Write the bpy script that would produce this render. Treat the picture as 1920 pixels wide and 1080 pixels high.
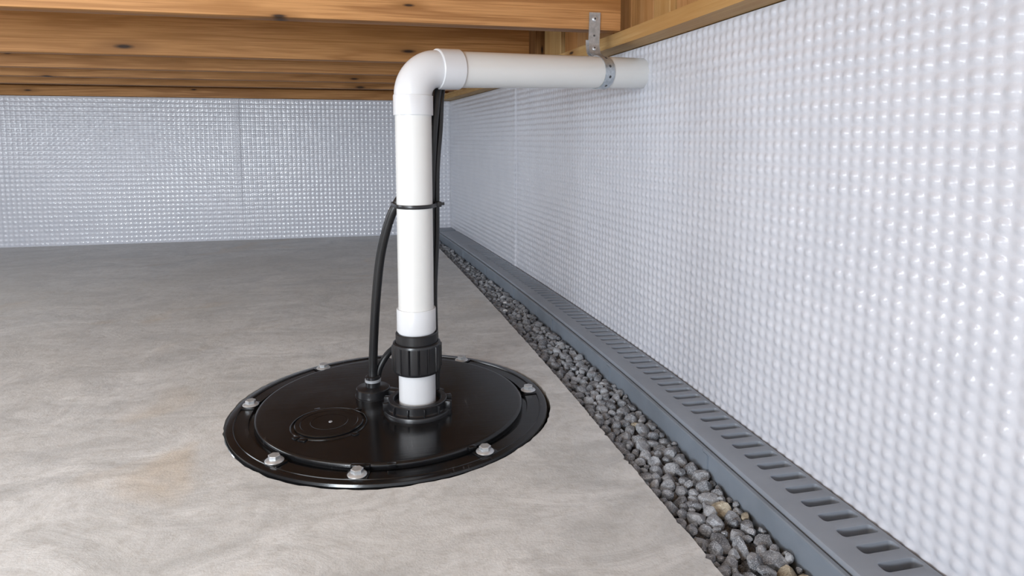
import bpy, bmesh, math, random
import numpy as np
from mathutils import Vector, Matrix, Quaternion
random.seed(7); rng = np.random.default_rng(7)
for o in list(bpy.data.objects): bpy.data.objects.remove(o)
S = bpy.context.scene
COL = S.collection

# ------------------------------------------------------------------ camera
cd = bpy.data.cameras.new('camera'); cam = bpy.data.objects.new('camera', cd); COL.objects.link(cam)
cd.sensor_width = 36; cd.lens = 22.934; cd.shift_y = -0.08073; cd.clip_start = 0.01
cam.matrix_world = Matrix(((0.97451064, 0.02244659, -0.22321549, 0), (-0.22434127, 0.09750522, -0.9696204, 0), (0, 0.99498185, 0.10005557, 0.44), (0, 0, 0, 1)))
S.camera = cam
# ------------------------------------------------------------------ world, lights, exposure
w = bpy.data.worlds.new('world'); S.world = w; w.use_nodes = True
w.node_tree.nodes['Background'].inputs[0].default_value = (0.86, 0.92, 1.0, 1)
w.node_tree.nodes['Background'].inputs[1].default_value = 1.8

def area_light(name, loc, target, sx, sy, power, color):
    ld = bpy.data.lights.new(name, 'AREA'); ld.shape = 'RECTANGLE'; ld.size = sx; ld.size_y = sy; ld.energy = power; ld.color = color
    o = bpy.data.objects.new(name, ld); COL.objects.link(o); o.location = loc
    o.rotation_euler = (Vector(target) - Vector(loc)).to_track_quat('-Z', 'Y').to_euler()
    return o
area_light('work_light', (-1.20, -0.95, 0.47), (0.45, 1.3, 0.25), 0.60, 0.28, 34.0, (0.86, 0.93, 1.0))
area_light('overhead_fill', (-0.75, 0.38, 0.636), (-0.66, 0.95, 0.0), 1.00, 0.40, 7.5, (0.86, 0.93, 1.0))  # fill light added out of view to brighten the near and middle floor
area_light('far_fill', (-1.95, 1.46, 0.630), (-0.8, 1.70, 0.0), 0.9, 0.40, 14.0, (0.86, 0.93, 1.0))  # invented fill beyond the left of frame, lifts far floor and walls
S.view_settings.view_transform = 'Standard'; S.view_settings.look = 'None'
S.view_settings.gamma = 1; S.view_settings.use_curve_mapping = False
S.view_settings.exposure = -0.12

# ------------------------------------------------------------------ helpers
def link(name, me, mat=None, parent=None, loc=None):
    o = bpy.data.objects.new(name, me); COL.objects.link(o)
    if mat is not None and me is not None and not me.materials: me.materials.append(mat)
    if parent is not None: o.parent = parent
    if loc is not None: o.location = loc
    return o
def tag(o, label=None, cat=None, group=None, kind=None):
    if label: o['label'] = label
    if cat: o['category'] = cat
    if group: o['group'] = group
    if kind: o['kind'] = kind
    return o
def empty(name, loc=(0, 0, 0)):
    o = bpy.data.objects.new(name, None); COL.objects.link(o); o.location = loc; o.empty_display_size = 0.02
    return o
def finish(me, smooth=True, angle=35):
    me.update()
    if smooth:
        me.shade_smooth(); me.set_sharp_from_angle(angle=math.radians(angle))
    return me
def mesh(verts, faces, smooth=True, angle=35, name='mesh'):
    me = bpy.data.meshes.new(name); me.from_pydata([tuple(map(float, v)) for v in verts], [], faces); me.validate()
    return finish(me, smooth, angle)
def join(parts, smooth=True, angle=35):
    V, F = [], []
    for v, f in parts:
        n = len(V); V += list(v); F += [tuple(i + n for i in q) for q in f]
    return mesh(V, F, smooth, angle)
def box(c, s, rot=None, bevel=0):
    x, y, z = s[0] / 2, s[1] / 2, s[2] / 2
    v = [Vector((sx * x, sy * y, sz * z)) for sx in (-1, 1) for sy in (-1, 1) for sz in (-1, 1)]
    if rot is not None: v = [rot @ p for p in v]
    v = [p + Vector(c) for p in v]
    f = [(0, 1, 3, 2), (4, 6, 7, 5), (0, 4, 5, 1), (2, 3, 7, 6), (0, 2, 6, 4), (1, 5, 7, 3)]
    return v, f
def bevel_mesh(me, width, seg=2):
    bm = bmesh.new(); bm.from_mesh(me)
    bmesh.ops.bevel(bm, geom=bm.edges[:], offset=width, segments=seg, affect='EDGES', profile=0.5)
    bm.to_mesh(me); bm.free(); return finish(me)
def sweep(path, radii, seg=40, cap=True, closed=False):
    """circle swept along a path (parallel transport); equal consecutive points give steps in radius"""
    P = [Vector(p) for p in path]; n = len(P)
    if not hasattr(radii, '__len__'): radii = [radii] * n
    T = []
    for i in range(n):
        a = i
        while a > 0 and (P[i] - P[a]).length < 1e-7: a -= 1
        b = i
        while b < n - 1 and (P[b] - P[i]).length < 1e-7: b += 1
        d = P[b] - P[a]
        T.append(d.normalized() if d.length > 1e-9 else Vector((0, 0, 1)))
    t0 = T[0]; ref = Vector((0, 1, 0)) if abs(t0.y) < 0.9 else Vector((1, 0, 0))
    u = (ref - t0 * ref.dot(t0)).normalized(); V = []; F = []
    for i in range(n):
        if i > 0:
            q = T[i - 1].rotation_difference(T[i]); u = q @ u
            u = (u - T[i] * u.dot(T[i])).normalized()
        v = T[i].cross(u)
        for k in range(seg):
            a = 2 * math.pi * k / seg
            V.append(P[i] + (u * math.cos(a) + v * math.sin(a)) * radii[i])
    for i in range(n - 1):
        for k in range(seg):
            F.append((i * seg + k, i * seg + (k + 1) % seg, (i + 1) * seg + (k + 1) % seg, (i + 1) * seg + k))
    if cap:
        F.append(tuple(reversed(range(seg)))); F.append(tuple(range((n - 1) * seg, n * seg)))
    return V, F
def lathe(c, prof, seg=64, rfun=None):
    """profile (r, z) turned about a vertical axis through c; r<=0 closes to a point"""
    V = []; F = []; n = len(prof)
    for (r, z) in prof:
        for k in range(seg):
            a = 2 * math.pi * k / seg; rr = max(r, 1e-5)
            if rfun: rr = rfun(rr, a, z)
            V.append(Vector((c[0] + rr * math.cos(a), c[1] + rr * math.sin(a), c[2] + z)))
    for i in range(n - 1):
        for k in range(seg):
            F.append((i * seg + k, i * seg + (k + 1) % seg, (i + 1) * seg + (k + 1) % seg, (i + 1) * seg + k))
    return V, F
def spline(pts, n=10):
    P = [Vector(p) for p in pts]; P = [P[0] * 2 - P[1]] + P + [P[-1] * 2 - P[-2]]; out = []
    for i in range(1, len(P) - 2):
        for k in range(n):
            t = k / n; a, b, c, d = P[i - 1:i + 3]
            out.append(0.5 * ((2 * b) + (c - a) * t + (2 * a - 5 * b + 4 * c - d) * t * t + (3 * b - a - 3 * c + d) * t ** 3))
    out.append(P[-2]); return out

# ------------------------------------------------------------------ materials
class NT:
    def __init__(s, name):
        s.m = bpy.data.materials.new(name); s.m.use_nodes = True; s.t = s.m.node_tree; s.b = s.t.nodes['Principled BSDF']
    def n(s, typ, **kw):
        nd = s.t.nodes.new(typ)
        for k, v in kw.items():
            if k.startswith('i_'):
                key = k[2:]; nd.inputs[int(key) if key.isdigit() else key.replace('_', ' ')].default_value = v
            else: setattr(nd, k, v)
        return nd
    def l(s, a, b): s.t.links.new(a, b)
    def coord(s, which='Object', scale=(1, 1, 1), rnd=False):
        tc = s.n('ShaderNodeTexCoord'); mp = s.n('ShaderNodeMapping'); mp.inputs['Scale'].default_value = scale
        s.l(tc.outputs[which], mp.inputs['Vector'])
        if rnd:
            oi = s.n('ShaderNodeObjectInfo'); mu = s.n('ShaderNodeMath', operation='MULTIPLY', i_1=37.0); s.l(oi.outputs['Random'], mu.inputs[0])
            cb = s.n('ShaderNodeCombineXYZ'); s.l(mu.outputs[0], cb.inputs[0]); s.l(mu.outputs[0], cb.inputs[2]); s.l(cb.outputs[0], mp.inputs['Location'])
        return mp.outputs[0]
    def noise(s, v, scale, detail=6, rough=0.55, dist=0.0):
        nd = s.n('ShaderNodeTexNoise'); nd.inputs['Scale'].default_value = scale; nd.inputs['Detail'].default_value = detail
        nd.inputs['Roughness'].default_value = rough; nd.inputs['Distortion'].default_value = dist; s.l(v, nd.inputs['Vector']); return nd.outputs['Fac']
    def ramp(s, f, stops):
        r = s.n('ShaderNodeValToRGB'); e = r.color_ramp.elements
        while len(e) < len(stops): e.new(0.5)
        for el, (p, c) in zip(e, stops):
            el.position = p; el.color = (*c, 1) if len(c) == 3 else c
        s.l(f, r.inputs[0]); return r.outputs[0]
    def mix(s, f, a, b, mode='MIX'):
        m = s.n('ShaderNodeMix', data_type='RGBA', blend_type=mode)
        if isinstance(f, (int, float)): m.inputs[0].default_value = f
        else: s.l(f, m.inputs[0])
        for sock, val in ((m.inputs[6], a), (m.inputs[7], b)):
            if isinstance(val, tuple): sock.default_value = (*val, 1)
            else: s.l(val, sock)
        return m.outputs[2]
    def math(s, op, a, b=0.0, c=None):
        m = s.n('ShaderNodeMath', operation=op)
        for i, v in enumerate((a, b) if c is None else (a, b, c)):
            if isinstance(v, (int, float)): m.inputs[i].default_value = v
            else: s.l(v, m.inputs[i])
        return m.outputs[0]
    def bump(s, h, strength, dist=0.002):
        b = s.n('ShaderNodeBump'); b.inputs['Strength'].default_value = strength; b.inputs['Distance'].default_value = dist
        s.l(h, b.inputs['Height']); s.l(b.outputs[0], s.b.inputs['Normal'])
    def set(s, **kw):
        for k, v in kw.items():
            sock = s.b.inputs[k.replace('_', ' ')]
            if isinstance(v, tuple): sock.default_value = (*v, 1)
            elif isinstance(v, (int, float)): sock.default_value = v
            else: s.l(v, sock)
        return s.m

def m_concrete():
    t = NT('concrete'); v = t.coord('Object')
    big = t.noise(v, 1.7, 5, 0.6, 0.6); mid = t.noise(t.coord('Object', (0.75, 1.25, 1)), 7.5, 10, 0.72, 1.1); fine = t.noise(v, 55, 6, 0.7); grit = t.noise(v, 380, 3, 0.6)
    c = t.ramp(mid, [(0.34, (0.45, 0.456, 0.455)), (0.5, (0.605, 0.610, 0.608)), (0.66, (0.74, 0.745, 0.742))])
    c = t.mix(t.ramp(big, [(0.42, (0, 0, 0)), (0.68, (0.6, 0.6, 0.6))]), c, (0.50, 0.490, 0.465))
    st = t.noise(t.coord('Object', (1, 1.3, 1)), 2.6, 4, 0.5, 1.2)
    c = t.mix(t.ramp(st, [(0.60, (0, 0, 0)), (0.74, (0.45, 0.45, 0.45))]), c, (0.56, 0.455, 0.33))
    c = t.mix(t.ramp(fine, [(0.30, (0.5, 0.5, 0.5)), (0.52, (0, 0, 0))]), c, (0.38, 0.365, 0.34))
    c = t.mix(t.ramp(grit, [(0.26, (0.6, 0.6, 0.6)), (0.36, (0, 0, 0))]), c, (0.22, 0.21, 0.19))
    h = t.math('ADD', t.math('MULTIPLY', fine, 0.6), t.math('ADD', t.math('MULTIPLY', mid, 1.4), t.math('MULTIPLY', grit, 0.25)))
    t.bump(h, 0.35, 0.004)
    return t.set(Base_Color=c, Roughness=t.ramp(mid, [(0.3, (0.40, 0.40, 0.40)), (0.7, (0.58, 0.58, 0.58))]), Specular_IOR_Level=0.4)
def m_wood(name, light, dark, shift=0.0):
    t = NT(name); v = t.coord('Object', (1, 1, 1), True)
    sep = t.n('ShaderNodeSeparateXYZ'); t.l(v, sep.inputs[0])
    # knots: sparse cells in the plane of the face
    kv = t.n('ShaderNodeMapping'); kv.inputs['Scale'].default_value = (3.2, 5.0, 13.0); t.l(v, kv.inputs[0])
    ks = t.n('ShaderNodeSeparateXYZ'); t.l(kv.outputs[0], ks.inputs[0]); kc = t.n('ShaderNodeCombineXYZ'); t.l(ks.outputs[0], kc.inputs[0]); t.l(ks.outputs[2], kc.inputs[1])
    vo = t.n('ShaderNodeTexVoronoi', voronoi_dimensions='2D'); vo.inputs['Scale'].default_value = 1.0; t.l(kc.outputs[0], vo.inputs['Vector'])
    kd = vo.outputs['Distance']
    g1 = t.n('ShaderNodeMapping'); g1.inputs['Scale'].default_value = (1.1, 16, 20); t.l(v, g1.inputs[0])
    low = t.noise(g1.outputs[0], 1.2, 3, 0.5, 0.4)
    fold = t.math('MULTIPLY', t.math('POWER', t.math('SUBTRACT', 1.0, t.math('MINIMUM', kd, 1.0)), 3.0), 2.6)
    ph = t.math('ADD', t.math('MULTIPLY', low, 24.0), t.math('ADD', fold, t.math('MULTIPLY', sep.outputs[2], 160.0)))
    band = t.math('MULTIPLY_ADD', t.math('SINE', ph), 0.5, 0.5)
    g2 = t.n('ShaderNodeMapping'); g2.inputs['Scale'].default_value = (6, 260, 300); t.l(v, g2.inputs[0])
    fib = t.noise(g2.outputs[0], 1.0, 4, 0.6)
    c = t.mix(t.math('MULTIPLY', t.math('POWER', band, 3.0), 0.60), light, dark)
    c = t.mix(t.ramp(fib, [(0.36, (0.6, 0.6, 0.6)), (0.58, (0, 0, 0))]), c, dark)
    tone = t.noise(t.coord('Object', (1.5, 3, 6), True), 1.0, 2)
    c = t.mix(t.ramp(tone, [(0.35, (0, 0, 0)), (0.7, (0.5, 0.5, 0.5))]), c, (0.40, 0.185, 0.045))
    kp = t.n('ShaderNodeSeparateColor'); t.l(vo.outputs['Color'], kp.inputs[0])
    kd = t.math('ADD', kd, t.math('MULTIPLY', t.math('GREATER_THAN', kp.outputs[0], 0.62), 2.0))
    kd = t.math('MULTIPLY', kd, t.math('MULTIPLY_ADD', kp.outputs[1], 1.2, 0.9))
    c = t.mix(t.ramp(kd, [(0.08, (0.75, 0.75, 0.75)), (0.26, (0, 0, 0))]), c, (0.26, 0.115, 0.033))
    c = t.mix(t.ramp(kd, [(0.03, (1, 1, 1)), (0.08, (0, 0, 0))]), c, (0.035, 0.016, 0.007))
    t.bump(t.math('ADD', fib, t.math('MULTIPLY', band, 0.4)), 0.25, 0.001)
    return t.set(Base_Color=c, Roughness=0.58, Specular_IOR_Level=0.3)
def m_liner():
    t = NT('white_bubble_liner'); v = t.coord('Object')
    n = t.noise(v, 14, 4)
    c = t.ramp(n, [(0.3, (0.59, 0.610, 0.670)), (0.7, (0.635, 0.652, 0.710))])
    t.bump(t.noise(v, 220, 3), 0.18, 0.001)
    return t.set(Base_Color=c, Roughness=0.28, Specular_IOR_Level=0.6, Coat_Weight=0.4, Coat_Roughness=0.08)
def m_plain(name, col, rough, metal=0.0, spec=0.5, var=0.06, vscale=30, bump=0.0, bscale=200, coat=0.0):
    t = NT(name); v = t.coord('Object'); n = t.noise(v, vscale, 5)
    a = tuple(max(0, x * (1 - var)) for x in col); b = tuple(x * (1 + var) for x in col)
    c = t.ramp(n, [(0.3, a), (0.7, b)])
    if bump: t.bump(t.noise(v, bscale, 4), bump, 0.001)
    return t.set(Base_Color=c, Roughness=rough, Metallic=metal, Specular_IOR_Level=spec, Coat_Weight=coat)
def m_lid():
    t = NT('black_lid_plastic'); v = t.coord('Object')
    s = t.noise(t.coord('Object', (9, 160, 20)), 1.0, 4, 0.6, 0.8); s2 = t.noise(t.coord('Object', (130, 14, 20)), 1.0, 3, 0.6, 1.5)
    n = t.noise(v, 11, 6, 0.6)
    c = t.mix(t.ramp(n, [(0.4, (0, 0, 0)), (0.8, (0.5, 0.5, 0.5))]), (0.0065, 0.0066, 0.0075), (0.013, 0.0127, 0.0125))
    c = t.mix(t.ramp(t.math('MULTIPLY', s2, n), [(0.355, (0, 0, 0)), (0.42, (0.20, 0.20, 0.20))]), c, (0.16, 0.16, 0.17))
    t.bump(t.math('ADD', s, t.math('MULTIPLY', n, 0.8)), 0.05, 0.002)
    return t.set(Base_Color=c, Roughness=t.ramp(n, [(0.3, (0.15, 0.15, 0.15)), (0.75, (0.27, 0.27, 0.27))]), Specular_IOR_Level=0.42)
def m_stone(name, a, b, d):
    t = NT(name); v = t.coord('Object'); g = t.n('ShaderNodeNewGeometry')
    pos = t.noise(g.outputs['Position'], 38, 2); spk = t.noise(g.outputs['Position'], 900, 3, 0.7); mid = t.noise(g.outputs['Position'], 170, 4)
    c = t.ramp(pos, [(0.32, a), (0.50, b), (0.70, d)])
    c = t.mix(t.ramp(spk, [(0.52, (0, 0, 0)), (0.66, (0.55, 0.55, 0.55))]), c, tuple(min(1, x * 2.4) for x in d))
    c = t.mix(t.ramp(mid, [(0.30, (0.5, 0.5, 0.5)), (0.5, (0, 0, 0))]), c, tuple(x * 0.45 for x in a))
    t.bump(t.math('ADD', mid, t.math('MULTIPLY', spk, 0.5)), 0.6, 0.002)
    return t.set(Base_Color=c, Roughness=0.72, Specular_IOR_Level=0.35)
def m_galv():
    t = NT('galvanised_steel'); v = t.coord('Object'); n = t.noise(v, 120, 4, 0.6)
    c = t.ramp(n, [(0.3, (0.36, 0.40, 0.44)), (0.7, (0.56, 0.60, 0.64))])
    return t.set(Base_Color=c, Roughness=0.38, Metallic=0.7)
M_CONC = m_concrete()
M_WOOD = m_wood('fir_joist_wood', (0.54, 0.275, 0.108), (0.23, 0.092, 0.026))
M_SILL = m_wood('tan_sill_wood', (0.50, 0.335, 0.15), (0.36, 0.21, 0.075))
M_BLOCK = m_wood('block_wood', (0.50, 0.285, 0.13), (0.32, 0.155, 0.055))
M_PLY = m_wood('plywood', (0.55, 0.36, 0.18), (0.42, 0.24, 0.10))
M_LINER = m_liner()
M_WALL = m_plain('concrete_wall', (0.42, 0.41, 0.39), 0.8)
M_PVC = m_plain('white_pvc', (0.68, 0.68, 0.665), 0.24, var=0.01)
M_FIT = m_plain('white_pvc_fitting', (0.64, 0.65, 0.67), 0.26, var=0.01)
M_LID = m_lid()
M_BLK = m_plain('black_moulded_plastic', (0.012, 0.012, 0.0135), 0.30, var=0.1, bump=0.08, bscale=500)
M_CORD = m_plain('black_rubber_cord', (0.009, 0.009, 0.010), 0.38, var=0.1)
M_GREY = m_plain('grey_channel_plastic', (0.185, 0.215, 0.255), 0.42, var=0.10, vscale=18, bump=0.06, bscale=160)
M_GRATE = m_plain('grey_grate_plastic', (0.225, 0.250, 0.290), 0.40, var=0.08, vscale=14, bump=0.08, bscale=260)
M_STEEL = m_plain('zinc_bolt_steel', (0.56, 0.58, 0.60), 0.30, metal=0.6, var=0.12, vscale=150)
M_RING = m_plain('grey_clamp_ring', (0.42, 0.44, 0.47), 0.35, metal=0.3)
M_GALV = m_galv()
M_STONE = m_stone('grey_gravel', (0.10, 0.106, 0.118), (0.215, 0.225, 0.245), (0.37, 0.385, 0.41))
M_TAN = m_stone('tan_gravel', (0.26, 0.215, 0.155), (0.38, 0.33, 0.25), (0.50, 0.455, 0.36))
M_PALE = m_stone('pale_gravel', (0.26, 0.26, 0.26), (0.34, 0.34, 0.335), (0.44, 0.44, 0.43))
M_SOIL = m_plain('dark_bed', (0.022, 0.021, 0.020), 0.9)

# ------------------------------------------------------------------ plan of the place (metres; x right, y away, z up)
YB = 3.04            # back wall liner
XL, YF = -3.6, -1.3  # how far the place goes on to the left and behind the camera
def bow(y): return 0.115 * (max(0.0, min(y, 3.1) - 0.95) / 1.95) ** 1.5
def xw(y): return 0.530 - bow(y)                       # liner face of the right wall, bowing in towards the corner
def xg(y): return 0.348 - 0.52 * bow(y)                # slab edge along the gravel
ZJ = 0.643                                             # underside of the joists
CX, CY, RF = 0.0417, 1.065, 0.2567                     # sump cover

# floor slab with the trench edge and the round hole for the basin
def floor_slab():
    bm = bmesh.new(); jr = random.Random(3)
    ys = np.linspace(YF, 2.93, 900); edge = []
    k = 0.0
    for y in ys:
        k = 0.6 * k + jr.gauss(0, 0.00035)
        chip = -abs(jr.gauss(0, 0.0015)) if jr.random() < 0.08 else 0
        edge.append((xg(y) + k + chip, y))
    outer = [(XL, YF)] + edge + [(0.20, 2.94), (0.20, YB + 0.02), (XL, YB + 0.02)]
    hole = []
    for i in range(160):
        a = 2 * math.pi * i / 160; r = RF + 0.0045 + 0.0022 * math.sin(3 * a + 1) + jr.gauss(0, 0.0006)
        hole.append((CX + r * math.cos(a), CY + r * math.sin(a)))
    es = []; loops = []
    for ring in (outer, hole):
        vs = [bm.verts.new((x, y, 0)) for x, y in ring]; loops.append(vs)
        es += [bm.edges.new((vs[i], vs[(i + 1) % len(vs)])) for i in range(len(vs))]
    bmesh.ops.triangle_fill(bm, use_beauty=True, edges=es)
    for f in bm.faces:
        if f.normal.z < 0: f.normal_flip()
    for vs in loops:     # worn arris, then down
        n = len(vs); a = [bm.verts.new((v.co.x, v.co.y, -0.07)) for v in vs]
        for i in range(n):
            j = (i + 1) % n; bm.faces.new((vs[j], vs[i], a[i], a[j]))
    bmesh.ops.recalc_face_normals(bm, faces=bm.faces[:])
    me = bpy.data.meshes.new('floor'); bm.to_mesh(me); bm.free()
    me.update(); return me
tag(link('floor', floor_slab(), M_CONC), 'grey-beige mottled concrete slab floor', kind='structure')
tag(link('trim_1', mesh([(0.1, YF, -0.04), (0.7, YF, -0.04), (0.7, YB + 0.1, -0.04), (0.1, YB + 0.1, -0.04)], [(0, 1, 2, 3)], False), M_SOIL), 'dark bed of the gravel trench', kind='structure')

# walls behind the liner
ys = np.linspace(YF, YB + 0.12, 40)
wv = []; wf = []
for y in ys:
    for dx, z in ((0.008, -0.07), (0.008, 0.615), (0.15, 0.615), (0.15, -0.07)): wv.append((xw(y) + dx, y, z))
for i in range(len(ys) - 1):
    for k in range(4): wf.append((i * 4 + k, i * 4 + (k + 1) % 4, i * 4 + 4 + (k + 1) % 4, i * 4 + 4 + k))
wall_r = tag(link('wall_right', mesh(wv, wf, False), M_WALL), 'low foundation wall on the right under the bubble liner', kind='structure')
wall_b = tag(link('wall_back', join([box(((XL + 0.5) / 2, YB + 0.070, 0.2725), (0.5 - XL, 0.12, 0.685))], False), M_WALL), 'low foundation wall at the back under the bubble liner', kind='structure')
wall_l = tag(link('wall_left', join([box((XL - 0.06, (YF + YB) / 2, 0.2725), (0.12, YB - YF, 0.685))], False), m_plain('white_left_wall', (0.70, 0.715, 0.76), 0.4)), 'low wall at the far left of the crawl space', kind='structure')

def waves(a, b, seed):
    r = np.random.default_rng(seed); out = np.zeros_like(a)
    for k in range(9):
        fa, fb, p = r.uniform(-9, 9), r.uniform(-14, 14), r.uniform(0, 6.28)
        out += np.sin(fa * a + fb * b + p) / 9
    return out
def liner(u0, u1, z0, z1, pu, pz, sub, point, amp, h, seed, crease=None):
    """embossed sheet: one dome per lattice cell, sub x sub quads per cell, gentle waves over the whole sheet"""
    nu = max(1, int(round((u1 - u0) / pu))); nz = max(1, int(round((z1 - z0) / pz)))
    u = np.linspace(u0, u1, nu * sub + 1); z = np.linspace(z0, z1, nz * sub + 1)
    U, Z = np.meshgrid(u, z, indexing='ij')
    r = np.random.default_rng(seed)
    cu = ((U - u0) / (u1 - u0) * nu); cz = ((Z - z0) / (z1 - z0) * nz)
    iu = np.clip(cu.astype(int), 0, nu - 1); iz = np.clip(cz.astype(int), 0, nz - 1)
    hh = r.uniform(0.72, 1.12, (nu, nz)); ox = r.normal(0, 0.03, (nu, nz)); oz = r.normal(0, 0.03, (nu, nz))
    fu = cu - iu - 0.5 - ox[iu, iz]; fz = cz - iz - 0.5 - oz[iu, iz]
    rr = np.sqrt(fu ** 2 + fz ** 2) / 0.56
    D = h * hh[iu, iz] * (1 - np.clip(rr, 0, 1) ** 2) ** 2 * (1.25 - 0.25 * np.clip(rr, 0, 1))
    D = D + amp * waves(U, Z, seed)
    if crease is not None: D = D + crease(U, Z)
    V = point(U, Z, D).reshape(-1, 3)
    n1, n2 = U.shape; idx = np.arange(n1 * n2).reshape(n1, n2)
    F = np.stack([idx[:-1, :-1], idx[1:, :-1], idx[1:, 1:], idx[:-1, 1:]], -1).reshape(-1, 4)
    me = bpy.data.meshes.new('liner'); me.vertices.add(len(V)); me.vertices.foreach_set('co', V.astype(np.float32).ravel())
    me.loops.add(F.size); me.loops.foreach_set('vertex_index', F.astype(np.int32).ravel())
    me.polygons.add(len(F)); me.polygons.foreach_set('loop_start', (np.arange(len(F)) * 4).astype(np.int32))
    me.polygons.foreach_set('loop_total', np.full(len(F), 4, np.int32)); me.update(calc_edges=True); me.validate(); me.shade_smooth()
    return me
XW = np.vectorize(xw)
def pr(U, Z, D): return np.stack([XW(U) + 0.0035 - D, U, Z], -1)
def pb(U, Z, D): return np.stack([U, YB + 0.003 - D, Z], -1)
def lap(c, wd, ht): return lambda U, Z: ht * np.exp(-((U - c) / wd) ** 2)
tag(link('liner_sheet', liner(0.28, 2.055, 0.004, 0.617, 0.0175, 0.0163, 6, pr, 0.0026, 0.0020, 1, lap(2.052, 0.008, 0.004)), M_LINER, wall_r), 'near white bubble-embossed plastic sheet')
tag(link('liner_sheet', liner(YF, 0.28, 0.004, 0.617, 0.0175, 0.0163, 3, pr, 0.0010, 0.0015, 5), M_LINER, wall_r))
tag(link('liner_sheet', liner(2.045, YB, 0.004, 0.617, 0.0175, 0.0163, 4, lambda U, Z, D: pr(U, Z, D + 0.001), 0.0020, 0.0028, 2, lap(2.06, 0.02, 0.002)), M_LINER, wall_r), 'far white bubble-embossed plastic sheet')
tag(link('liner_sheet', liner(-2.05, -0.51, -0.002, 0.617, 0.0186, 0.0186, 5, pb, 0.0030, 0.0019, 3, lap(-0.515, 0.012, 0.004)), M_LINER, wall_b))
tag(link('liner_sheet', liner(-0.535, 0.425, -0.002, 0.617, 0.0186, 0.0186, 5, lambda U, Z, D: pb(U, Z, D + 0.001), 0.0030, 0.0019, 4, lap(0.425, 0.01, 0.0015)), M_LINER, wall_b))
tag(link('liner_sheet', liner(XL, -2.05, -0.002, 0.617, 0.0186, 0.0186, 3, pb, 0.0020, 0.0019, 6), M_LINER, wall_b))

# ------------------------------------------------------------------ timber above
def beam(name, mat, c, size, parent=None, rot=0.0, bev=0.0015):
    o = link(name, bevel_mesh(join([box((0, 0, 0), size)]), bev, 2), mat, parent, c); o.rotation_euler.z = rot; return o
tag(link('ceiling', join([box(((XL + 0.75) / 2, (YF + YB + 0.2) / 2, ZJ + 0.2425 + 0.009), (0.75 - XL, YB + 0.2 - YF, 0.018))], False), M_PLY), 'plywood subfloor above the joists', kind='structure')
joists = [(1.170, 0.478, 'nearest'), (1.755, 0.452, 'second'), (2.105, 0.435, 'third'), (2.40, 0.42, 'fourth'), (2.71, 0.40, 'fifth')]
lab = {'nearest': 'big near fir joist that the pipe strap is screwed to', 'second': 'second knotty fir joist back, just behind the pipe elbow top',
       'third': 'third fir joist back, with a thin bright lower edge', 'fourth': 'fourth fir joist back, half hidden by nearer joists', 'fifth': 'hindmost fir joist, close to the back wall'}
for y, xe, k in joists:
    L = xe - XL
    tag(beam('floor_joist', M_WOOD, (XL + L / 2, y + 0.019, ZJ + 0.12), (L, 0.038, 0.24)), lab[k], 'joist', 'floor joists overhead')
# sill plate follows the bowed wall
sv = []; sf = []; ys2 = np.linspace(YF, YB + 0.1, 60)
for y in ys2:
    for dx, z in ((-0.045, 0.6185), (-0.045, ZJ), (0.10, ZJ), (0.10, 0.6185)): sv.append((xw(y) + dx, y, z))
for i in range(len(ys2) - 1):
    for k in range(4): sf.append((i * 4 + k, i * 4 + (k + 1) % 4, i * 4 + 4 + (k + 1) % 4, i * 4 + 4 + k))
sf += [(3, 2, 1, 0), tuple(range(len(sv) - 4, len(sv)))]
me = mesh([(y, -x, z) for x, y, z in sv], sf, True, 20)
o = link('sill_plate', me, M_SILL); o.rotation_euler.z = math.pi / 2
tag(o, 'tan timber sill plate running along the top of the right liner', 'sill plate')
tag(beam('sill_plate', M_WOOD, ((XL + 0.372) / 2, YB + 0.035, 0.6185 + 0.020), (0.372 - XL, 0.10, 0.040)), 'brown timber sill plate along the top of the back liner', 'sill plate')
tag(beam('rim_joist', M_WOOD, ((XL + 0.578) / 2, YB + 0.10, 0.6585 + 0.112), (0.578 - XL, 0.038, 0.224)), 'fir rim joist above the back wall sill', 'joist')
# rim boards above the right sill: upright blocks between the joist ends
def rim_block(y0, y1, dx, mat, label):
    yc = (y0 + y1) / 2; h = 0.238
    o = link('rim_block', bevel_mesh(join([box((0, 0, 0), (h, y1 - y0, 0.035))]), 0.0012, 1), mat, None, (xw(yc) + dx, yc, ZJ + 0.002 + h / 2))
    o.rotation_euler = (0, math.pi / 2, 0)
    return tag(o, label, 'block', 'upright blocks above the right sill')
P0 = 'upright timber block on the sill plate, '
for y0, y1, dx, m, l in ((0.30, 0.94, 0.022, M_BLOCK, P0 + 'nearest one, at the top edge of the view'), (0.945, 1.05, 0.018, M_BLOCK, P0 + 'dusky one right of the pale block'),
        (1.052, 1.115, 0.008, M_SILL, P0 + 'pale one over the nail in the sill'), (1.118, 1.185, 0.010, M_BLOCK, P0 + 'orange one right of the near joist end'),
        (1.213, 1.30, 0.012, M_WOOD, P0 + 'brown one touching the near joist end'), (1.303, 1.40, 0.012, M_BLOCK, P0 + 'just right of the strap'),
        (1.403, 1.50, 0.006, M_BLOCK, P0 + 'just left of the strap'), (1.503, 1.60, 0.012, M_WOOD, P0 + 'brown one over the pipe middle'),
        (1.603, 1.75, 0.008, M_SILL, P0 + 'pale one at the second joist end'), (1.80, 2.10, 0.012, M_WOOD, P0 + 'long one behind the second joist'),
        (2.15, 2.39, 0.012, M_WOOD, P0 + 'long one behind the third joist'), (2.445, 2.70, 0.012, M_WOOD, P0 + 'long one behind the fourth joist'), (2.755, YB + 0.06, 0.012, M_WOOD, P0 + 'in the far corner')):
    rim_block(y0, y1, dx, m, l)
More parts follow.
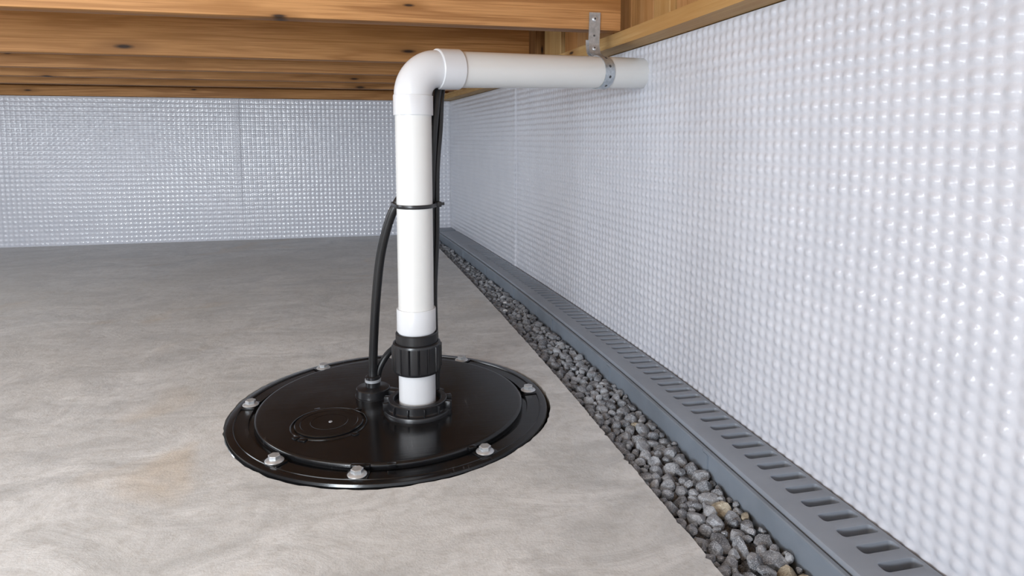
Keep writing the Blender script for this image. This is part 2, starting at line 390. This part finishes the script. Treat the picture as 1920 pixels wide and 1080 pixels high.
tag(link('rim_joist', join([box((0.60, (YF + YB) / 2 + 0.06, ZJ + 0.122), (0.038, YB - YF + 0.14, 0.238))], False), M_WOOD), 'fir rim joist behind the upright blocks at right', 'joist')

# ------------------------------------------------------------------ drain channel, grate
ZT = 0.030
def loft(prof, y0, y1, n, closed=False, ends=True):
    V = []; F = []; m = len(prof)
    for y in np.linspace(y0, y1, n):
        b = bow(y)
        for x, z in prof: V.append((x - b, y, z))
    for i in range(n - 1):
        for k in range(m if closed else m - 1):
            F.append((i * m + k, i * m + (k + 1) % m, i * m + m + (k + 1) % m, i * m + m + k))
    if closed and ends: F += [tuple(range(m)), tuple(range(n * m - 1, n * m - m - 1, -1))]
    return V, F
XC = 0.4445
cprof = [(XC, -0.036), (XC, 0.0195), (XC - 0.0028, 0.0205), (XC - 0.0028, 0.0232), (XC - 0.0014, 0.0245), (XC + 0.0030, 0.0245), (XC + 0.0035, 0.0235), (XC + 0.0035, 0.0150),
         (XC + 0.0085, 0.0150), (XC + 0.0085, -0.031), (0.512, -0.031), (0.512, 0.015), (0.5245, 0.015), (0.5265, 0.0245), (0.5285, 0.0245), (0.5285, -0.036)]
chan = tag(empty('drain_channel', (0.487, 0.6, -0.036)), 'grey plastic perimeter drain channel between gravel and right wall', 'drain channel')
inv = Matrix.Translation((-0.487, -0.6, 0.036))
seams = [0.10, 0.435, 0.767, 1.118, 1.45, 1.78, 2.11, 2.44, 2.925]
for a, b in zip(seams[:-1], seams[1:]):
    me = join([loft(cprof, a + 0.0004, b - 0.0004, 8, True), loft([(XC - 0.0026, -0.036), (XC - 0.0026, 0.0195), (XC + 0.001, 0.0195), (XC + 0.001, -0.036)], b - 0.011, b - 0.0004, 2, True)], True, 30)
    me.transform(inv); link('channel_section', me, M_GREY, chan)
me = join([loft(cprof, YF, 0.0996, 6, True)], True, 30); me.transform(inv); link('channel_section', me, M_GREY, chan)
# short corner piece turning along the back wall
bx0, bx1 = 0.205, 0.412
me = bevel_mesh(join([box(((bx0 + bx1) / 2, 2.982, -0.006), (bx1 - bx0, 0.1, 0.058))]), 0.002, 2); me.transform(inv)
link('corner_section', me, M_GREY, chan)
me = bevel_mesh(join([box(((bx0 + bx1) / 2 + 0.002, 2.984, 0.0265), (bx1 - bx0 - 0.004, 0.088, 0.007))]), 0.002, 2); me.transform(inv)
link('corner_cover', me, M_GRATE, chan)

def grate():
    V = []; F = []
    XA, XB = 0.4508, 0.5275; SL, SR = 0.479, 0.5225; pitch = 0.0285; hw = 0.0068
    th = 0.0125
    y0 = 0.495 - 40 * pitch; ncell = int((2.93 - y0) / pitch)
    def add(ps):
        n = len(V)
        for x, y, z in ps: V.append((x - bow(y), y, z))
        return list(range(n, n + len(ps)))
    def strip(A, B, close=False):
        n = len(A)
        for i in range(n if close else n - 1):
            j = (i + 1) % n; F.append((A[i], A[j], B[j], B[i]))
    # rails with a rounded outer edge
    yy = [y0 - pitch / 2 + i * pitch for i in range(ncell + 1)]
    zt = ZT
    prof = [(SL - 0.006, zt), (XA + 0.0028, zt), (XA + 0.0010, zt - 0.0008), (XA, zt - 0.0026), (XA, zt - th), (SL - 0.006, zt - th)]
    rows = [add([(x, y, z) for y in yy]) for x, z in prof]
    for a, b in zip(rows[:-1], rows[1:]): strip(a, b)
    prof2 = [(SR + 0.002, zt), (XB - 0.001, zt), (XB, zt - 0.001), (XB, zt - th)]
    rows = [add([(x, y, z) for y in yy]) for x, z in prof2]
    for a, b in zip(rows[:-1], rows[1:]): strip(a, b)
    for c in range(ncell):
        yc = y0 + c * pitch; X0, X1, Y0, Y1 = SL - 0.006, SR + 0.002, yc - pitch / 2, yc + pitch / 2
        if yc > 2.50:
            q = add([(X0, Y0, zt), (X1, Y0, zt), (X1, Y1, zt), (X0, Y1, zt)]); F.append(tuple(q)); continue
        hole = []
        r = 0.0042
        for (cx, cy, a0) in ((SR - r, yc + hw - r, 0), (SL + r, yc + hw - r, 90), (SL + r, yc - hw + r, 180), (SR - r, yc - hw + r, 270)):
            for k in range(5): a = math.radians(a0 + k * 22.5); hole.append((cx, cy, math.cos(a), math.sin(a)))
        def ring(off, z): return add([(cx + (r + off) * ca, cy + (r + off) * sa, z) for cx, cy, ca, sa in hole])
        outer = []
        for i in range(20):
            q, k = divmod(i, 5)
            cxn, cyn = ((X1, Y1), (X0, Y1), (X0, Y0), (X1, Y0))[q]
            hx, hy = hole[i][0] + r * hole[i][2], hole[i][1] + r * hole[i][3]
            # corner points gather on the rectangle's sides
            if k == 2: outer.append((cxn, cyn, zt))
            elif (k < 2) == (q in (0, 2)): outer.append((cxn, hy, zt))
            else: outer.append((hx, cyn, zt))
        A = add(outer); B = ring(0.0009, zt); C_ = ring(0.0002, zt - 0.0004); D = ring(0, zt - 0.0013); E_ = ring(-0.0008, zt - th)
        for p, q in ((A, B), (B, C_), (C_, D), (D, E_)): strip(p, q, True)
    me = bpy.data.meshes.new('grate'); me.from_pydata(V, [], F); me.validate()
    bm = bmesh.new(); bm.from_mesh(me); bmesh.ops.remove_doubles(bm, verts=bm.verts[:], dist=1e-6); bmesh.ops.recalc_face_normals(bm, faces=bm.faces[:])
    up = sum(f.normal.z * f.calc_area() for f in bm.faces if abs(f.normal.z) > .9 and f.calc_center_median().z > ZT - 1e-4)
    if up < 0: bmesh.ops.reverse_faces(bm, faces=bm.faces[:])
    bm.to_mesh(me); bm.free(); return finish(me, True, 30)
tag(link('drain_grate', grate(), M_GRATE), 'long grey slotted grate lying on the drain channel', 'grate')

# ------------------------------------------------------------------ gravel
def stone_mesh(seed):
    r = random.Random(seed); bm = bmesh.new(); bmesh.ops.create_icosphere(bm, subdivisions=2, radius=1)
    sc = Vector((r.uniform(0.85, 1.2), r.uniform(0.75, 1.0), r.uniform(0.62, 0.85)))
    pl = [(Vector((r.gauss(0, 1), r.gauss(0, 1), r.gauss(0, 1))).normalized(), r.uniform(0.52, 0.84)) for _ in range(11)]
    for v in bm.verts:
        p = v.co.copy()
        for n, d in pl:
            e = p.dot(n) - d
            if e > 0: p -= n * e * 0.92
        p += Vector((r.gauss(0, 1), r.gauss(0, 1), r.gauss(0, 1))) * 0.02
        v.co = Vector((p.x * sc.x, p.y * sc.y, p.z * sc.z))
    me = bpy.data.meshes.new('stone'); bm.to_mesh(me); bm.free(); return finish(me, True, 24)
shapes = [stone_mesh(100 + i) for i in range(16)]
sr = random.Random(11); placed = []; cells = {}
def fits(x, y, r, k):
    ci, cj = int(x / 0.03), int(y / 0.03)
    for i in range(ci - 1, ci + 2):
        for j in range(cj - 1, cj + 2):
            for (a, b, q) in cells.get((i, j), ()):
                if (a - x) ** 2 + (b - y) ** 2 < (k * (r + q)) ** 2: return False
    return True
tan_at = [((0.424, 0.683), 'pale tan gravel stone, largest tan one against the channel', 0.0125), ((0.4365, 0.655), 'small ochre gravel stone beside the largest tan one', 0.0068),
          ((0.423, 0.556), 'brown and cream gravel stone near the bottom edge against the channel', 0.0125), ((0.435, 0.542), 'grey-brown gravel stone nearest the bottom edge of the view', 0.011),
          ((0.417, 0.925), 'rusty orange gravel stone beside the second channel joint', 0.010)]
special = {}
for (p, l, r) in tan_at:
    q = (p[0], p[1], r); placed.append(q); special[q] = l; cells.setdefault((int(p[0] / 0.03), int(p[1] / 0.03)), []).append(q)
for rr, tries in ((0.0125, 900), (0.0105, 4000), (0.0085, 14000), (0.0066, 24000), (0.005, 26000)):
    for _ in range(tries):
        y = sr.uniform(0.30, 2.93); r = rr * sr.uniform(0.9, 1.1)
        x = sr.uniform(xg(y) + r * 0.9, XC - bow(y) - r * 0.9)
        if fits(x, y, r, 0.80):
            cells.setdefault((int(x / 0.03), int(y / 0.03)), []).append((x, y, r)); placed.append((x, y, r))
placed.sort(key=lambda s: s[1])
front = [s for s in placed if s[1] > 0.515][:300]
fset = set(front)
GL = 'angular dark grey gravel stone in the strip beside the drain channel'
def stone_tf(s):
    x, y, r = s
    z = -0.0085 - 0.35 * r + sr.uniform(-0.003, 0.003) + (0.002 if x > 0.40 else -0.001)
    q = Quaternion((sr.gauss(0, 0.25), sr.gauss(0, 0.25), 1), ).normalized() if False else Quaternion(Vector((sr.gauss(0, 0.35), sr.gauss(0, 0.35), 1)).normalized(), sr.uniform(0, 6.28))
    return Vector((x, y, z)), q, r * sr.uniform(1.02, 1.16)
tan_shapes = [m.copy() for m in shapes]
for m in shapes: m.materials.append(M_STONE)
for m in tan_shapes: m.materials.append(M_TAN)
for i, s in enumerate(front):
    p, q, r = stone_tf(s)
    me = tan_shapes[i % 16] if s in special else shapes[i % 16]
    o = link('gravel_stone', me); o.location = p; o.rotation_mode = 'QUATERNION'; o.rotation_quaternion = q; o.scale = (r, r, r)
    if s in special: tag(o, special[s], 'stone', 'tan stones in the gravel strip')
    else: tag(o, GL, 'stone', 'near stones of the gravel strip')
def joined_stones(items):
    base = []
    for m in shapes:
        co = np.empty(len(m.vertices) * 3); m.vertices.foreach_get('co', co); base.append((co.reshape(-1, 3), np.array([list(p.vertices) for p in m.polygons])))
    VV = []; FF = []; n = 0
    for i, (p, q, r) in enumerate(items):
        co, fa = base[i % 16]; R = np.array(q.to_matrix()); VV.append(co @ R.T * r + np.array(p)); FF.append(fa + n); n += len(co)
    V = np.concatenate(VV); F = np.concatenate(FF)
    me = bpy.data.meshes.new('gravel'); me.from_pydata(V.tolist(), [], F.tolist()); return finish(me, True, 32)
rest = [stone_tf(s) for s in placed if s not in fset]
for _ in range(2600):      # lower layer that closes the gaps
    y = sr.uniform(0.25, 2.93); r = sr.uniform(0.006, 0.011); x = sr.uniform(xg(y) + r * 0.7, XC - bow(y) - r * 0.8)
    rest.append((Vector((x, y, -0.026 + sr.uniform(-0.004, 0.004))), Quaternion(Vector((sr.gauss(0, 1), sr.gauss(0, 1), 1)).normalized(), sr.uniform(0, 6.28)), r))
tag(link('gravel', joined_stones(rest), M_STONE), 'dark grey gravel filling the strip back to the far corner', 'gravel', None, 'stuff')
wv_ = [q for q in placed if q not in fset and 1.2 < q[1] < 2.2]
for j, (p, l) in enumerate((((0.355, 1.62), 'small white pebble on the slab side of the far gravel'), ((0.372, 1.70), 'small white pebble in the middle of the far gravel'))):
    o = link('white_pebble', stone_mesh(300 + j), m_plain('white_pebble_%d' % j, (0.62, 0.62, 0.62), 0.5), None, (p[0], p[1], -0.001)); o.scale = (0.0062,) * 3
    tag(o, l, 'stone', 'white pebbles in the far gravel')

# ------------------------------------------------------------------ sump cover
sump = tag(empty('sump_cover', (CX, CY, 0)), 'round black bolted sump cover set in the concrete floor', 'sump cover')
def sp(name, me, mat, parent=None):
    me.transform(Matrix.Translation((-CX, -CY, 0))); return link(name, me, mat, parent or sump)
RL = 0.2150
ZF, ZL = 0.0030, 0.0095
basin = join([lathe((CX, CY, 0), [(RF - 0.012, -0.001), (RF - 0.012, -0.065), (0, -0.065)], 96)])
sp('basin', basin, M_BLK)
sp('flange_ring', join([lathe((CX, CY, 0), [(RF - 0.011, -0.004), (RF - 0.0004, -0.004), (RF, -0.001), (RF - 0.0012, ZF - 0.0008), (RF - 0.003, ZF), (0.2455, ZF), (0.2448, ZF + 0.0009), (0.2440, ZF + 0.0009), (0.2433, ZF - 0.0008),
    (0.2235, ZF - 0.0008), (0.2225, ZF - 0.0045), (RL - 0.006, ZF - 0.0045), (RL - 0.006, ZF - 0.0055)], 160)], True, 28), M_LID)
sp('lid_plate', join([lathe((CX, CY, 0), [(RL - 0.001, ZF - 0.006), (RL + 0.0004, ZF - 0.003), (RL + 0.0004, ZL - 0.0034), (RL - 0.0008, ZL - 0.0013), (RL - 0.0030, ZL - 0.0002), (RL - 0.0046, ZL), (RL - 0.0065, ZL), (0, ZL)], 160)], True, 50), M_LID)
bolt_ang = [-135.6, -104.0, -59.6, 1.0, 52.2, 86.0, 121.5, 169.0]
def bolt(ang, k):
    a = math.radians(ang); r = 0.2335; x, y = CX + r * math.cos(a), CY + r * math.sin(a)
    # moulded boss under the bolt belongs to the flange
    R = Matrix.Rotation(a, 3, 'Z')
    me = bevel_mesh(join([box((x, y, ZF + 0.0002), (0.022, 0.030, 0.0022), R)]), 0.0009, 2); sp('bolt_boss', me, M_LID)
    z = ZF + 0.0013
    wsh = sp('bolt', join([lathe((x, y, z), [(0.0125, 0), (0.0129, 0.0008), (0.0119, 0.0020), (0.0088, 0.0032), (0.0075, 0.0036), (0.0075, 0.0020)], 32)], True, 40), M_STEEL)
    rot = random.Random(k).uniform(0, 1)
    hv = []; hf = []
    for zz, rr in ((0.0025, 0.0084), (0.0079, 0.0084), (0.0086, 0.0076)):
        for i in range(6): t = rot + i * math.pi / 3; hv.append((x + rr * math.cos(t), y + rr * math.sin(t), z + zz))
    for l in range(2):
        for i in range(6): hf.append((l * 6 + i, l * 6 + (i + 1) % 6, l * 6 + 6 + (i + 1) % 6, l * 6 + 6 + i))
    hf.append((12, 13, 14, 15, 16, 17))
    me = mesh(hv, hf, False); me.transform(Matrix.Translation((-CX, -CY, 0))); link('hex_head', me, M_STEEL, wsh)
for k, a in enumerate(bolt_ang): bolt(a, k)
# inspection plug
px, py, pr_ = -0.057, 0.994, 0.0515
sp('plug_rim', join([lathe((px, py, 0), [(pr_ + 0.0062, ZL - 0.0003), (pr_ + 0.0050, ZL + 0.0014), (pr_ + 0.0042, ZL + 0.0020), (pr_ + 0.0032, ZL + 0.0020), (pr_ + 0.0026, ZL + 0.0014), (pr_ + 0.0024, ZL - 0.0005)], 80)], True, 40), M_LID)
plug = sp('inspection_plug', join([lathe((px, py, 0), [(pr_ - 0.0005, ZL - 0.001), (pr_ - 0.0005, ZL + 0.0024), (pr_ - 0.0018, ZL + 0.0036), (pr_ - 0.0085, ZL + 0.0036), (pr_ - 0.0095, ZL + 0.0030), (pr_ - 0.0100, ZL + 0.0030), (0.0284, ZL + 0.0030), (0.028, ZL + 0.0030), (0.0275, ZL + 0.0033), (0.0268, ZL + 0.0030), (0.0262, ZL + 0.0030), (0, ZL + 0.0030)], 80)], True, 25), M_LID)
me = join([lathe((px + 0.002, py, 0), [(0.0030, ZL + 0.0029), (0.0026, ZL + 0.0036), (0.0012, ZL + 0.0038), (0, ZL + 0.0038)], 16)]); me.transform(Matrix.Translation((-CX, -CY, 0))); link('centre_pip', me, M_RING, plug)
for ang in (45, 110, 222, 235, 310):
    a = math.radians(ang); R = Matrix.Rotation(a, 3, 'Z')
    sp('plug_tab', bevel_mesh(join([box((px + (pr_ + 0.008) * math.cos(a), py + (pr_ + 0.008) * math.sin(a), ZL + 0.0006), (0.010, 0.009 if ang != 235 else 0.012, 0.0024), R)]), 0.0008, 2), M_LID)
# latch notches at the front edge of the lid
for ang in (-104, -93, -62):
    a = math.radians(ang); R = Matrix.Rotation(a, 3, 'Z')
    sp('lid_tab', bevel_mesh(join([box((CX + (RL + 0.0012) * math.cos(a), CY + (RL + 0.0012) * math.sin(a), ZL - 0.0032), (0.007, 0.026 if ang == -104 else 0.012, 0.0058), R)]), 0.0008, 2), M_LID)
# threaded pipe flange with lugs
PX, PY = 0.0788, 1.016
pf = sp('pipe_flange', join([lathe((PX, PY, 0), [(0.0535, ZL - 0.0005), (0.0535, ZL + 0.0045), (0.0525, ZL + 0.0065), (0.0480, ZL + 0.0075), (0.0465, ZL + 0.0090), (0.0465, ZL + 0.0200), (0.0455, ZL + 0.0212), (0.0385, ZL + 0.0215), (0.0372, ZL + 0.0205), (0.0365, ZL + 0.0130), (0.0290, ZL + 0.0110)], 72)], True, 30), M_BLK)
for i in range(12):
    a = 2 * math.pi * i / 12 + 0.13; R = Matrix.Rotation(a, 3, 'Z'); big = i in (0, 5, 6, 11, 1)
    rr = 0.0478 if not big else 0.0500
    me = bevel_mesh(join([box((PX + rr * math.cos(a), PY + rr * math.sin(a), ZL + 0.0125), (0.0050 if not big else 0.0105, 0.0022 if not big else 0.0085, 0.0125), R)]), 0.0007, 2)
    me.transform(Matrix.Translation((-CX, -CY, 0))); link('lug', me, M_BLK, pf)
# cord gland
GX, GY = 0.0105, 1.094
gl = sp('cord_gland', join([lathe((GX, GY, 0), [(0.0300, ZL - 0.0005), (0.0300, ZL + 0.0010), (0.0285, ZL + 0.0015), (0.0280, ZL + 0.0130), (0.0268, ZL + 0.0143), (0.0150, ZL + 0.0150), (0.0122, ZL + 0.0160), (0.0120, ZL + 0.0330), (0.0105, ZL + 0.0340), (0.006, ZL + 0.0340)], 56)], True, 30), M_BLK)
me = join([lathe((GX, GY, 0), [(0.0120, ZL + 0.0240), (0.0133, ZL + 0.0243), (0.0135, ZL + 0.0285), (0.0120, ZL + 0.0288)], 40)], True, 30); me.transform(Matrix.Translation((-CX, -CY, 0)))
tag(link('clamp_ring', me, M_RING, gl), 'grey clamp ring')
me = bevel_mesh(join([box((GX + 0.036, GY - 0.012, ZL + 0.006), (0.034, 0.016, 0.012), Matrix.Rotation(-0.6, 3, 'Z'))]), 0.003, 3); me.transform(Matrix.Translation((-CX, -CY, 0))); link('side_boss', me, M_BLK, gl)

# ------------------------------------------------------------------ discharge pipe
pipe = tag(empty('discharge_pipe', (PX, PY, ZL)), 'white plastic discharge pipe rising from the sump and bending to the wall', 'pipe')
def pp(name, vf, mat, parent=None, ang=35):
    me = join([vf] if isinstance(vf, tuple) else vf, True, ang); me.transform(Matrix.Translation((-PX, -PY, -ZL))); return link(name, me, mat, parent or pipe)
RP = 0.0278
E0 = Vector((PX, PY, 0.5475)); E1 = Vector((xw(1.19) + 0.030, 1.19, 0.5675)); hd = (E1 - E0).normalized()
pp('lower_stub', lathe((PX, PY, 0), [(0.0290, ZL + 0.006), (0.0290, 0.085), (0.02, 0.085)], 56), M_FIT)
def nutr(r, a, z):
    if r < 0.0355 or z < 0.0795 or z > 0.1185: return r
    t = (a / (2 * math.pi) * 16) % 1.0; t = min(t, 1 - t)
    return r + (0.0016 if t < 0.055 else (-0.0008 if t < 0.10 else 0.0003 * (0.5 - t)))
un = pp('union_nut', lathe((PX, PY, 0), [(0.0290, 0.0745), (0.0345, 0.0745), (0.0372, 0.0760), (0.0380, 0.0790), (0.0380, 0.0800), (0.0380, 0.1180), (0.0380, 0.1190), (0.0372, 0.1220), (0.0345, 0.1232), (0.0335, 0.1225), (0.0330, 0.1225)], 256, nutr), M_BLK, None, 30)
pp('union_collar', lathe((PX, PY, 0), [(0.0330, 0.1200), (0.0330, 0.1370), (0.0320, 0.1382), (0.0288, 0.1382), (0.0283, 0.1360)], 64), M_BLK)
pp('coupling', lathe((PX, PY, 0), [(0.027, 0.125), (0.0282, 0.125), (0.0284, 0.1400), (0.0304, 0.1405), (0.0307, 0.1420), (0.0307, 0.1755), (0.0302, 0.1765), (RP, 0.1765)], 64), M_FIT)
pp('riser_pipe', lathe((PX, PY, 0), [(RP, 0.150), (RP, 0.34), (RP, 0.5)], 64), M_PVC)
B = 0.040; RS = 0.0303
zl = E0.z - B                                        # bend starts here
low = [(PX, PY, zl - 0.0305), (PX, PY, zl - 0.0305), (PX, PY, zl - 0.0297), (PX, PY, zl - 0.001), (PX, PY, zl), (PX, PY, zl)]
lowr = [RP, RS - 0.0005, RS, RS, RS - 0.0006, RP + 0.0011]
arc = []; up = Vector((0, 0, 1))
for k in range(1, 24):
    t = k / 24 * math.pi / 2
    # quarter bend between the vertical run and the slightly rising horizontal run
    c = E0 - up * B + hd * B
    arc.append(c - hd * B * math.cos(t) + up * B * math.sin(t))
s0 = E0 + hd * B
hi = [s0, s0, s0 + hd * 0.001, s0 + hd * 0.0372, s0 + hd * 0.038, s0 + hd * 0.038]
hir = [RP + 0.0011, RS + 0.0002, RS + 0.0012, RS + 0.0012, RS + 0.0006, RP]
pp('elbow', sweep(low + arc + hi, lowr + [RP + 0.0012] * len(arc) + hir, 72, False), M_FIT, None, 30)
pp('horizontal_pipe', sweep([s0 + hd * 0.01, s0 + hd * 0.2, E1], RP + 0.0007, 72, True), M_PVC)

# pipe strap: band round the pipe, tail screwed to the near joist
strap_at = E0 + hd * 0.372
side = hd.cross(up).normalized(); upv = side.cross(hd).normalized()
if side.y > 0: side = -side          # towards the camera
st = tag(empty('pipe_strap', tuple(strap_at + Vector((0, 0, 0.04)))), 'galvanised perforated strap holding the pipe to the near joist', 'strap')
def stp(name, me, mat, parent=None):
    me.transform(Matrix.Translation(-st.location)); return link(name, me, mat, parent or st)
def band(path, normals, wid, th, axis):
    V = []; F = []
    for p, n in zip(path, normals):
        for du, dn in ((-1, 0), (1, 0), (1, 1), (-1, 1)): V.append(p + axis * du * wid / 2 + n * dn * th)
    for i in range(len(path) - 1):
        for k in range(4): F.append((i * 4 + k, i * 4 + (k + 1) % 4, i * 4 + 4 + (k + 1) % 4, i * 4 + 4 + k))
    F += [(3, 2, 1, 0), tuple(range(len(V) - 4, len(V)))]
    return V, F
RB = RP + 0.0011; pth = []; nr = []
for k in range(37):
    a = math.radians(100 - k * 9.2)            # over the top (rear), down the camera side, under
    n = side * math.cos(a) + upv * math.sin(a)
    pth.append(strap_at + n * RB); nr.append(n)
stp('band', join([band(pth, nr, 0.0215, 0.0012, hd)], True, 30), M_GALV)
top = strap_at + (side * math.cos(math.radians(100)) + upv * math.sin(math.radians(100))) * RB
JF = 1.170
tx = top.x - 0.001
tail = [Vector((tx + 0.002, top.y + 0.001, top.z + 0.001)), Vector((tx, JF - 0.0105, top.z + 0.008)), Vector((tx, JF - 0.0045, top.z + 0.02)), Vector((tx, JF - 0.0030, top.z + 0.033)), Vector((tx + 0.001, JF - 0.0022, top.z + 0.055)), Vector((tx + 0.0015, JF - 0.0020, top.z + 0.083))]
tail = spline(tail, 5); nv = []
for i in range(len(tail)):
    d = (tail[min(i + 1, len(tail) - 1)] - tail[max(i - 1, 0)]).normalized(); nv.append(Vector((1, 0, 0)).cross(d).normalized())
nv = [n if n.y < 0 else -n for n in nv]
stp('tail', join([band(tail, nv, 0.0215, 0.0012, Vector((1, 0, 0)))], True, 30), M_GALV)
tail2 = [v + Vector((-0.0045, 0.0012, 0.0)) for v in tail[:16]]
stp('rear_tail', join([band(tail2, [-n * 0.6 for n in nv[:16]], 0.0215, 0.0012, Vector((1, 0, 0)))], True, 30), M_GALV)
M_HOLE = m_plain('strap_hole_dark', (0.05, 0.052, 0.056), 0.6)
def disc(p, n, r, h, dome=0.5):
    q = Vector((0, 0, 1)).rotation_difference(n); V, F = lathe((0, 0, 0), [(r, 0), (r * 0.96, h * 0.6), (r * 0.6, h), (0, h)], 18)
    return [q @ v + p for v in V], F
for k in (5, 9, 13, 17, 20):
    stp('perforation', join([disc(pth[k] + nr[k] * 0.0011, nr[k], 0.0027, 0.0004)]), M_HOLE if k % 4 else M_STEEL)
iT = len(tail) - 3; iL = 9
for i_, r_ in ((iT, 0.0050), (iL, 0.0042)):
    h = stp('screw', join([disc(tail[i_] + nv[i_] * 0.0010, nv[i_], r_, 0.0022)]), M_STEEL)
    q = disc(tail[i_] + nv[i_] * 0.0030, nv[i_], r_ * 0.42, 0.0004); me = join([q]); me.transform(Matrix.Translation(-st.location)); link('screw_recess', me, M_HOLE, h)
i_ = 17; stp('perforation', join([disc(tail[i_] + nv[i_] * 0.0011, nv[i_], 0.0020, 0.0003)]), M_HOLE)

# ------------------------------------------------------------------ cords and cable tie
zb = E0.z
c1 = [(GX, GY, 0.038), (GX + 0.0005, GY, 0.06), (GX + 0.003, GY - 0.004, 0.11), (GX + 0.008, GY - 0.012, 0.18), (GX + 0.016, GY - 0.022, 0.25), (GX + 0.029, GY - 0.034, 0.305), (GX + 0.043, GY - 0.0405, 0.338),
      (PX + 0.000, PY + 0.0385, 0.375), (PX + 0.018, PY + 0.0355, 0.415), (PX + 0.030, PY + 0.030, 0.45), (PX + 0.0375, PY + 0.026, 0.50), (PX + 0.043, PY + 0.027, 0.530), (PX + 0.060, PY + 0.050, 0.550), (PX + 0.16, PY + 0.100, 0.555), (PX + 0.44, PY + 0.215, 0.565)]
tag(link('power_cord', join([sweep(spline(c1, 10), 0.0074, 20)], True, 60), M_CORD), 'black cord rising from the grey-ringed gland and curving behind the pipe', 'cord', 'black pump cords')
c2 = [(GX + 0.007, GY + 0.004, 0.036), (GX + 0.012, GY + 0.005, 0.055), (GX + 0.026, GY + 0.004, 0.078), (GX + 0.048, GY - 0.010, 0.100), (PX + 0.008, PY + 0.056, 0.125), (PX + 0.020, PY + 0.042, 0.16), (PX + 0.0262, PY + 0.0300, 0.20), (PX + 0.0280, PY + 0.0270, 0.27), (PX + 0.0290, PY + 0.0235, 0.338), (PX + 0.0300, PY + 0.0190, 0.40),
      (PX + 0.0325, PY + 0.0140, 0.45), (PX + 0.0365, PY + 0.0150, 0.49), (PX + 0.041, PY + 0.020, 0.520), (PX + 0.052, PY + 0.046, 0.538), (PX + 0.16, PY + 0.098, 0.541), (PX + 0.44, PY + 0.213, 0.551)]
tag(link('power_cord', join([sweep(spline(c2, 10), 0.0058, 20)], True, 60), M_CORD), 'thinner black cord running straight down the right side of the pipe', 'cord', 'black pump cords')
c3 = [(PX + 0.0340, PY + 0.0260, 0.030), (PX + 0.0345, PY + 0.0300, 0.08), (PX + 0.0330, PY + 0.0330, 0.14), (PX + 0.0325, PY + 0.0290, 0.20), (PX + 0.0365, PY + 0.0270, 0.28), (PX + 0.0370, PY + 0.0240, 0.338), (PX + 0.0385, PY + 0.0240, 0.40), (PX + 0.0440, PY + 0.0255, 0.46), (PX + 0.0480, PY + 0.030, 0.515), (PX + 0.062, PY + 0.060, 0.550), (PX + 0.16, PY + 0.106, 0.566), (PX + 0.44, PY + 0.222, 0.580)]
tag(link('power_cord', join([sweep(spline(c3, 10), 0.0045, 18)], True, 60), M_CORD), 'slim black cord entering the cover behind the white stub', 'cord', 'black pump cords')
tie = tag(empty('cable_tie', (PX, PY, 0.338)), 'black cable tie binding the cords to the white pipe', 'cable tie')
# band: round the front of the pipe and out round the cords
pts = []
for k in range(72):
    a = 2 * math.pi * k / 72; d = Vector((math.cos(a), math.sin(a)))
    best = RP
    best = 0
    for cx_, cy_, r_ in ((0, 0, RP), (GX + 0.043 - PX, GY - 0.0405 - PY, 0.0076), (0.029, 0.0235, 0.0060), (0.037, 0.0240, 0.0047)):
        best = max(best, cx_ * d.x + cy_ * d.y + r_)
    pts.append((d, best))
loop = []
for k in range(72):   # support function -> hull points
    d, h = pts[k]; hp = (pts[(k + 1) % 72][1] - pts[k - 1][1]) / (2 * 2 * math.pi / 72); t = Vector((-d.y, d.x))
    loop.append((d * (h + 0.0004) + t * hp, d))
V = []; F = []
for p, d in loop:
    for dr, dz in ((0, -0.0030), (0, 0.0030), (0.0013, 0.0030), (0.0017, 0.0022), (0.0017, -0.0022), (0.0013, -0.0030)): V.append((p.x + d.x * dr, p.y + d.y * dr, dz))
for k in range(72):
    for j in range(6): F.append((k * 6 + j, ((k + 1) % 72) * 6 + j, ((k + 1) % 72) * 6 + (j + 1) % 6, k * 6 + (j + 1) % 6))
link('tie_band', mesh(V, F, True, 40), M_BLK, tie)
link('tie_head', bevel_mesh(join([box((0.0380, 0.0110, 0.0005), (0.0085, 0.0075, 0.0085), Matrix.Rotation(0.5, 3, 'Z'))]), 0.001, 2), M_BLK, tie)
link('tie_end', bevel_mesh(join([box((0.0445, 0.0120, 0.0010), (0.0070, 0.0016, 0.0046), Matrix.Rotation(0.2, 3, 'Z'))]), 0.0004, 1), M_BLK, tie)
